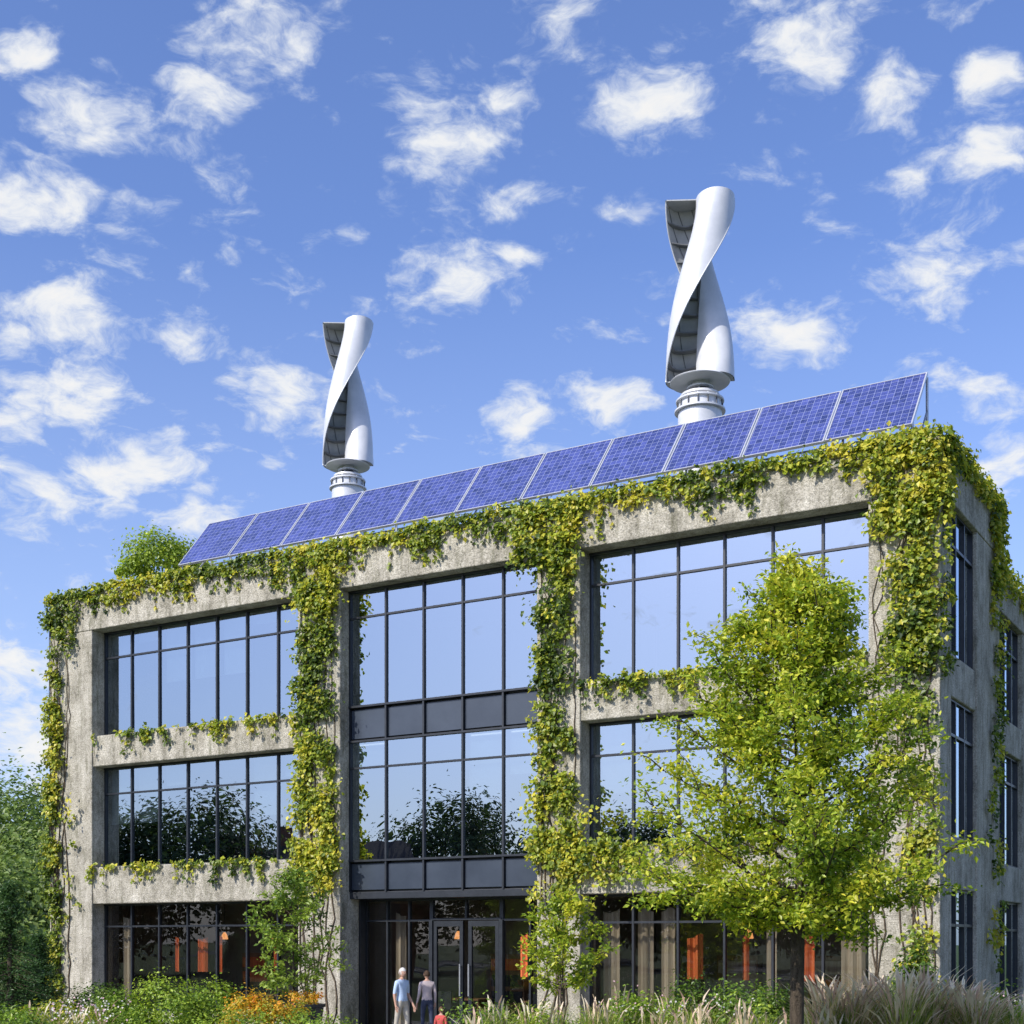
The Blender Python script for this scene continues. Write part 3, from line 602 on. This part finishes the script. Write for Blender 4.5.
# ------------------------------------------------------------ people
def person(name,loc,head,H_,shirt,pants,skin,hair,step=.12,long_sleeve=False):
    sc=H_/1.75
    V=[];E=[];Rr=[]
    def add(p,r,par=None):
        V.append(p);Rr.append(r)
        if par is not None:E.append((par,len(V)-1))
        return len(V)-1
    pel=add((0,0,.96),(.155,.115)); wa=add((0,0,1.10),(.135,.10),pel); ch=add((0,.005,1.28),(.16,.115),wa); uc=add((0,.005,1.40),(.13,.09),ch); nk=add((0,0,1.50),(.055,.055),uc); n2=add((0,-.015,1.56),(.052,.052),nk)
    for s in (-1,1):
        sh_=add((s*.165,.005,1.415),(.062,.062),uc); ua=add((s*.20,.01,1.30),(.052,.052),sh_); el=add((s*.225,.03*1,1.13),(.042,.042),ua)
        bend=.16 if s>0 else .05
        wr=add((s*.235,.03-bend,.90),(.027,.027),el); pm=add((s*.235,.02-bend*1.15,.845),(.032,.022),wr); pe=add((s*.235,.015-bend*1.2,.80),(.034,.018),pm)
        for k,(dy,ln) in enumerate(((-.028,.07),(-.010,.08),(.010,.075),(.027,.06))):
            a=add((s*.235,.01-bend*1.2+dy,.785),(.009,.009),pe); b=add((s*.230,.0-bend*1.2+dy,.785-ln*.6),(.0085,.0085),a); add((s*.218,-.008-bend*1.2+dy,.785-ln),(.0075,.0075),b)
        a=add((s*.228,-.02-bend*1.15,.835),(.011,.011),pm); b=add((s*.220,-.048-bend*1.15,.805),(.0095,.0095),a); add((s*.214,-.055-bend*1.15,.775),(.008,.008),b)
        hp=add((s*.09,0,.90),(.095,.095),pel); f=s*step
        th=add((s*.095,-f*.35,.70),(.078,.078),hp); kn=add((s*.098,-f*.7,.50),(.057,.057),th); cf=add((s*.098,-f*.7+.03,.34),(.055,.055),kn); an=add((s*.10,-f+.03,.10),(.038,.038),cf)
        ft=add((s*.105,-f-.05,.05),(.042,.04),an); add((s*.112,-f-.15,.035),(.035,.028),ft); add((s*.10,-f+.07,.04),(.032,.032),an)
    me=bpy.data.meshes.new(name+"_b"); me.from_pydata(V,E,[]); ob=bpy.data.objects.new(name+"_b",me); link(ob)
    sk=ob.modifiers.new("s",'SKIN'); sb=ob.modifiers.new("u",'SUBSURF'); sb.levels=2; sb.render_levels=2
    for i,r in enumerate(Rr): me.skin_vertices[0].data[i].radius=r
    me.skin_vertices[0].data[0].use_root=True
    dg=bpy.context.evaluated_depsgraph_get(); m2=bpy.data.meshes.new_from_object(ob.evaluated_get(dg)); bpy.data.objects.remove(ob)
    mb=MB(); mb.v=[tuple(v.co) for v in m2.vertices]
    for p_ in m2.polygons:
        c=p_.center; mb.f.append(tuple(p_.vertices))
        arm=abs(c.x)>.185 and c.z<1.36
        if c.z<.10 and not arm: k=3
        elif arm: k=0 if (c.z>1.16 or (long_sleeve and c.z>.9)) else 2
        elif c.z>1.485: k=2
        elif c.z>.98: k=0
        else: k=1
        mb.m.append(k)
    b0=len(mb.v); nu,nv=22,16; hc=Vector((0,-.025,1.645))
    for i in range(nv+1):
        ph=math.pi*i/nv
        for j in range(nu):
            th=2*math.pi*j/nu; x=math.sin(ph)*math.cos(th); y=math.sin(ph)*math.sin(th); z=math.cos(ph)
            X,Y,Z=x*.076,y*.094,z*.115
            if z<0: X*=1-.25*(-z); Y*=1-.12*(-z)
            fr_=max(0,-y)
            if fr_>.9 and -.35<z<.1: Y-=.018*(1-abs(z+.15)/.3)
            if fr_>.6 and abs(z-.05)<.15 and .2<abs(x)<.55: Y+=.008
            mb.v.append((hc.x+X,hc.y+Y,hc.z+Z))
    for i in range(nv):
        for j in range(nu):
            a=b0+i*nu+j; b=b0+i*nu+(j+1)%nu; mb.f.append((a,b,b+nu,a+nu)); th=2*math.pi*(j+.5)/nu; z=math.cos(math.pi*(i+.5)/nv); y=math.sin(th)
            mb.m.append(4 if (z>.62 or (y>-.15 and z>-.45)) else 2)
    for s in (-1,1):
        mb.tube([(s*.074,-.02,1.665),(s*.086,-.008,1.66),(s*.086,-.005,1.63),(s*.073,-.018,1.615)],[.008,.012,.011,.007],6,2)
        mb.tube([(s*.030,-.110,1.652),(s*.030,-.113,1.652)],[.009,.006],8,3)
    mb.tube([(-.022,-.108,1.592),(0,-.113,1.590),(.022,-.108,1.592)],[.004,.006,.004],6,5)
    b0=len(mb.v)
    for i in range(7):
        ph=math.pi*.5*i/6*1.15
        for j in range(nu):
            th=2*math.pi*j/nu; lim=1.0 if math.sin(th)>-.2 else .72
            p2=ph*lim; mb.v.append((math.sin(p2)*math.cos(th)*.083,-.018+math.sin(p2)*math.sin(th)*.10,1.652+math.cos(p2)*.118))
    for i in range(6):
        for j in range(nu): a=b0+i*nu+j;b=b0+i*nu+(j+1)%nu; mb.f.append((a,b,b+nu,a+nu)); mb.m.append(4)
    mb.v=[(x*sc,y*sc,z*sc) for x,y,z in mb.v]
    mats=[noise_mat(name+"_"+n_,tuple(c*.85 for c in cc),cc,14,.8,.1) for n_,cc in (("shirt",shirt),("trousers",pants),("skin",skin),("shoes",(.04,.035,.03)),("hair",hair),("lips",(.35,.14,.11)))]
    o=mb.obj(name,mats,smooth=True); o.location=loc; o.rotation_euler=(0,0,head); return o
q=px(402,0,31.2); person("man",(q.x,31.2,.022),math.radians(50),1.68,(.45,.58,.78),(.45,.42,.36),(.5,.3,.22),(.60,.58,.55))
q=px(427,0,33.1); person("woman",(q.x,33.1,.02),math.radians(200),1.58,(.50,.42,.42),(.04,.05,.09),(.5,.3,.22),(.06,.035,.02),long_sleeve=True)
q=px(441,0,26.3); person("child",(q.x,26.3,.022),math.radians(150),1.03,(.50,.08,.07),(.06,.08,.2),(.5,.3,.22),(.12,.06,.03))
# ------------------------------------------------------------ ground
g=MB(); g.face([(-900,-900,0),(900,-900,0),(900,900,0),(-900,900,0)]); g.obj("ground",[M_grass])
g=MB(); g.box(-40,20,-3.2,-.08,-.05,.02)
o=g.obj("pavement",[M_pave]); o.location=C; o.rotation_euler=(0,0,ANG)
g=MB(); g.box(-14.6,-10.0,-30,-3.2,-.05,.022); o=g.obj("path",[M_pave]); o.location=C; o.rotation_euler=(0,0,ANG)
g=MB(); g.box(-200,200,-14,-5,-.05,.012,0); g.box(-200,200,-5,-4.8,-.05,.12,1); g.box(-200,200,-14.2,-14,-.05,.12,1)
for i in range(-30,30): g.box(i*6,i*6+3,-9.56,-9.44,-.02,.017,2)
M_paint=noise_mat("road_paint",(.65,.65,.63),(.8,.8,.78),8,.8,0); g.obj("road",[M_asph,M_kerb,M_paint])
# ------------------------------------------------------------ world
w=bpy.data.worlds.new("World"); S.world=w; w.use_nodes=True; nt=w.node_tree
for n_ in list(nt.nodes): nt.nodes.remove(n_)
out=N(nt,"ShaderNodeOutputWorld")
EL=math.radians(38)
sund=Vector((-.74,-.67,0)).normalized()*math.cos(EL); sund.z=math.sin(EL)
sky=N(nt,"ShaderNodeTexSky"); sky.sky_type='NISHITA'; sky.sun_disc=False; sky.sun_elevation=EL; sky.sun_rotation=math.atan2(sund.x,sund.y)%(2*math.pi)
sky.air_density=1.0; sky.dust_density=1.5; sky.ozone_density=2.5
tint=N(nt,"ShaderNodeMixRGB",blend_type='MULTIPLY'); tint.inputs[0].default_value=1; tint.inputs[2].default_value=(1.08,1.17,1.56,1); L(nt,sky.outputs[0],tint.inputs[1])
bg=N(nt,"ShaderNodeBackground"); bg.inputs[1].default_value=.145; L(nt,tint.outputs[0],bg.inputs[0])
tc=N(nt,"ShaderNodeTexCoord"); nrm=N(nt,"ShaderNodeVectorMath",operation='NORMALIZE'); L(nt,tc.outputs['Generated'],nrm.inputs[0]); D=nrm.outputs[0]
SQ=1.9
sq=N(nt,"ShaderNodeVectorMath",operation='MULTIPLY'); sq.inputs[1].default_value=(1,1,SQ); L(nt,D,sq.inputs[0])
wn=N(nt,"ShaderNodeTexNoise"); wn.inputs['Scale'].default_value=14; wn.inputs['Detail'].default_value=3; L(nt,sq.outputs[0],wn.inputs[0])
ws=N(nt,"ShaderNodeVectorMath",operation='SUBTRACT'); ws.inputs[1].default_value=(.5,.5,.5); L(nt,wn.outputs['Color'],ws.inputs[0])
wo=N(nt,"ShaderNodeVectorMath",operation='MULTIPLY_ADD'); wo.inputs[1].default_value=(.06,.06,.06); L(nt,ws.outputs[0],wo.inputs[0]); L(nt,sq.outputs[0],wo.inputs[2])
n1=N(nt,"ShaderNodeTexNoise"); n1.inputs['Scale'].default_value=24; n1.inputs['Detail'].default_value=7; n1.inputs['Roughness'].default_value=.62; L(nt,wo.outputs[0],n1.inputs[0])
n2=N(nt,"ShaderNodeTexNoise"); n2.inputs['Scale'].default_value=4.2; n2.inputs['Detail'].default_value=2; L(nt,sq.outputs[0],n2.inputs[0])
CL=[(60,318,80),(178,340,44),(60,402,80),(125,460,80),(40,492,58),(275,395,50),(20,190,58),(110,110,60),(205,100,48),(250,38,62),(35,50,40),(438,150,58),(505,200,32),(445,278,58),(515,255,26),(640,102,50),(628,215,26),(558,8,44),(490,100,42),(605,395,48),(530,430,52),(800,55,46),(955,265,82),(790,325,58),(985,150,55),(975,400,50),(890,190,28),(20,665,60),(20,740,80),(985,70,32),(900,90,38),(185,512,45),(1010,460,50)]
acc=None
for (u,v,r) in CL:
    d=Vector(((u-512)/F,1,(HZ-v)/F)).normalized(); r_=r/F*d.y
    vm=N(nt,"ShaderNodeVectorMath",operation='DISTANCE'); L(nt,wo.outputs[0],vm.inputs[0]); vm.inputs[1].default_value=(d.x,d.y,d.z*SQ)
    x=mathn(nt,'SUBTRACT',1.0,mathn(nt,'DIVIDE',vm.outputs['Value'],r_*1.5),clamp=True)
    acc=x if acc is None else mathn(nt,'MAXIMUM',acc,x)
base=mathn(nt,'ADD',n1.outputs[0],mathn(nt,'MULTIPLY',mathn(nt,'SUBTRACT',n2.outputs[0],.5),.30))
den=mathn(nt,'ADD',base,mathn(nt,'MULTIPLY',acc,.32))
mr=N(nt,"ShaderNodeMapRange",interpolation_type='SMOOTHSTEP'); mr.inputs[1].default_value=.51; mr.inputs[2].default_value=.82; mr.inputs[4].default_value=.95; L(nt,den,mr.inputs[0])
# thin horizon haze
sz_=N(nt,"ShaderNodeSeparateXYZ"); L(nt,D,sz_.inputs[0])
hz=mathn(nt,'MULTIPLY',mathn(nt,'SUBTRACT',1.0,mathn(nt,'DIVIDE',mathn(nt,'ABSOLUTE',sz_.outputs[2]),.45),clamp=True),.42)
fac=mathn(nt,'MAXIMUM',mr.outputs[0],hz)
cb=N(nt,"ShaderNodeBackground"); cc=N(nt,"ShaderNodeValToRGB"); e=cc.color_ramp.elements; e[0].position=.55;e[0].color=(.72,.82,.97,1);e[1].position=.88;e[1].color=(1,.99,.97,1); L(nt,den,cc.inputs[0]); L(nt,cc.outputs[0],cb.inputs[0]); cb.inputs[1].default_value=.95
mx=N(nt,"ShaderNodeMixShader"); L(nt,fac,mx.inputs[0]); L(nt,bg.outputs[0],mx.inputs[1]); L(nt,cb.outputs[0],mx.inputs[2]); L(nt,mx.outputs[0],out.inputs[0])
w.cycles.sampling_method='MANUAL'; w.cycles.sample_map_resolution=512
sd=bpy.data.lights.new("sun",'SUN'); sd.energy=5.0; sd.angle=math.radians(.5); sd.color=(1,.94,.84); so_=bpy.data.objects.new("sun",sd); link(so_); so_.rotation_euler=(-sund).to_track_quat('-Z','Y').to_euler()
# ------------------------------------------------------------ camera
cd=bpy.data.cameras.new("camera"); co=bpy.data.objects.new("camera",cd); link(co); co.location=(0,0,EYE); co.rotation_euler=(math.radians(90),0,0)
cd.sensor_width=36; cd.lens=F/1024*36; cd.shift_y=(HZ-512)/1024; cd.clip_end=3000; cd.clip_start=.1; S.camera=co
S.view_settings.view_transform='Standard'; S.view_settings.look='None'; S.view_settings.exposure=0
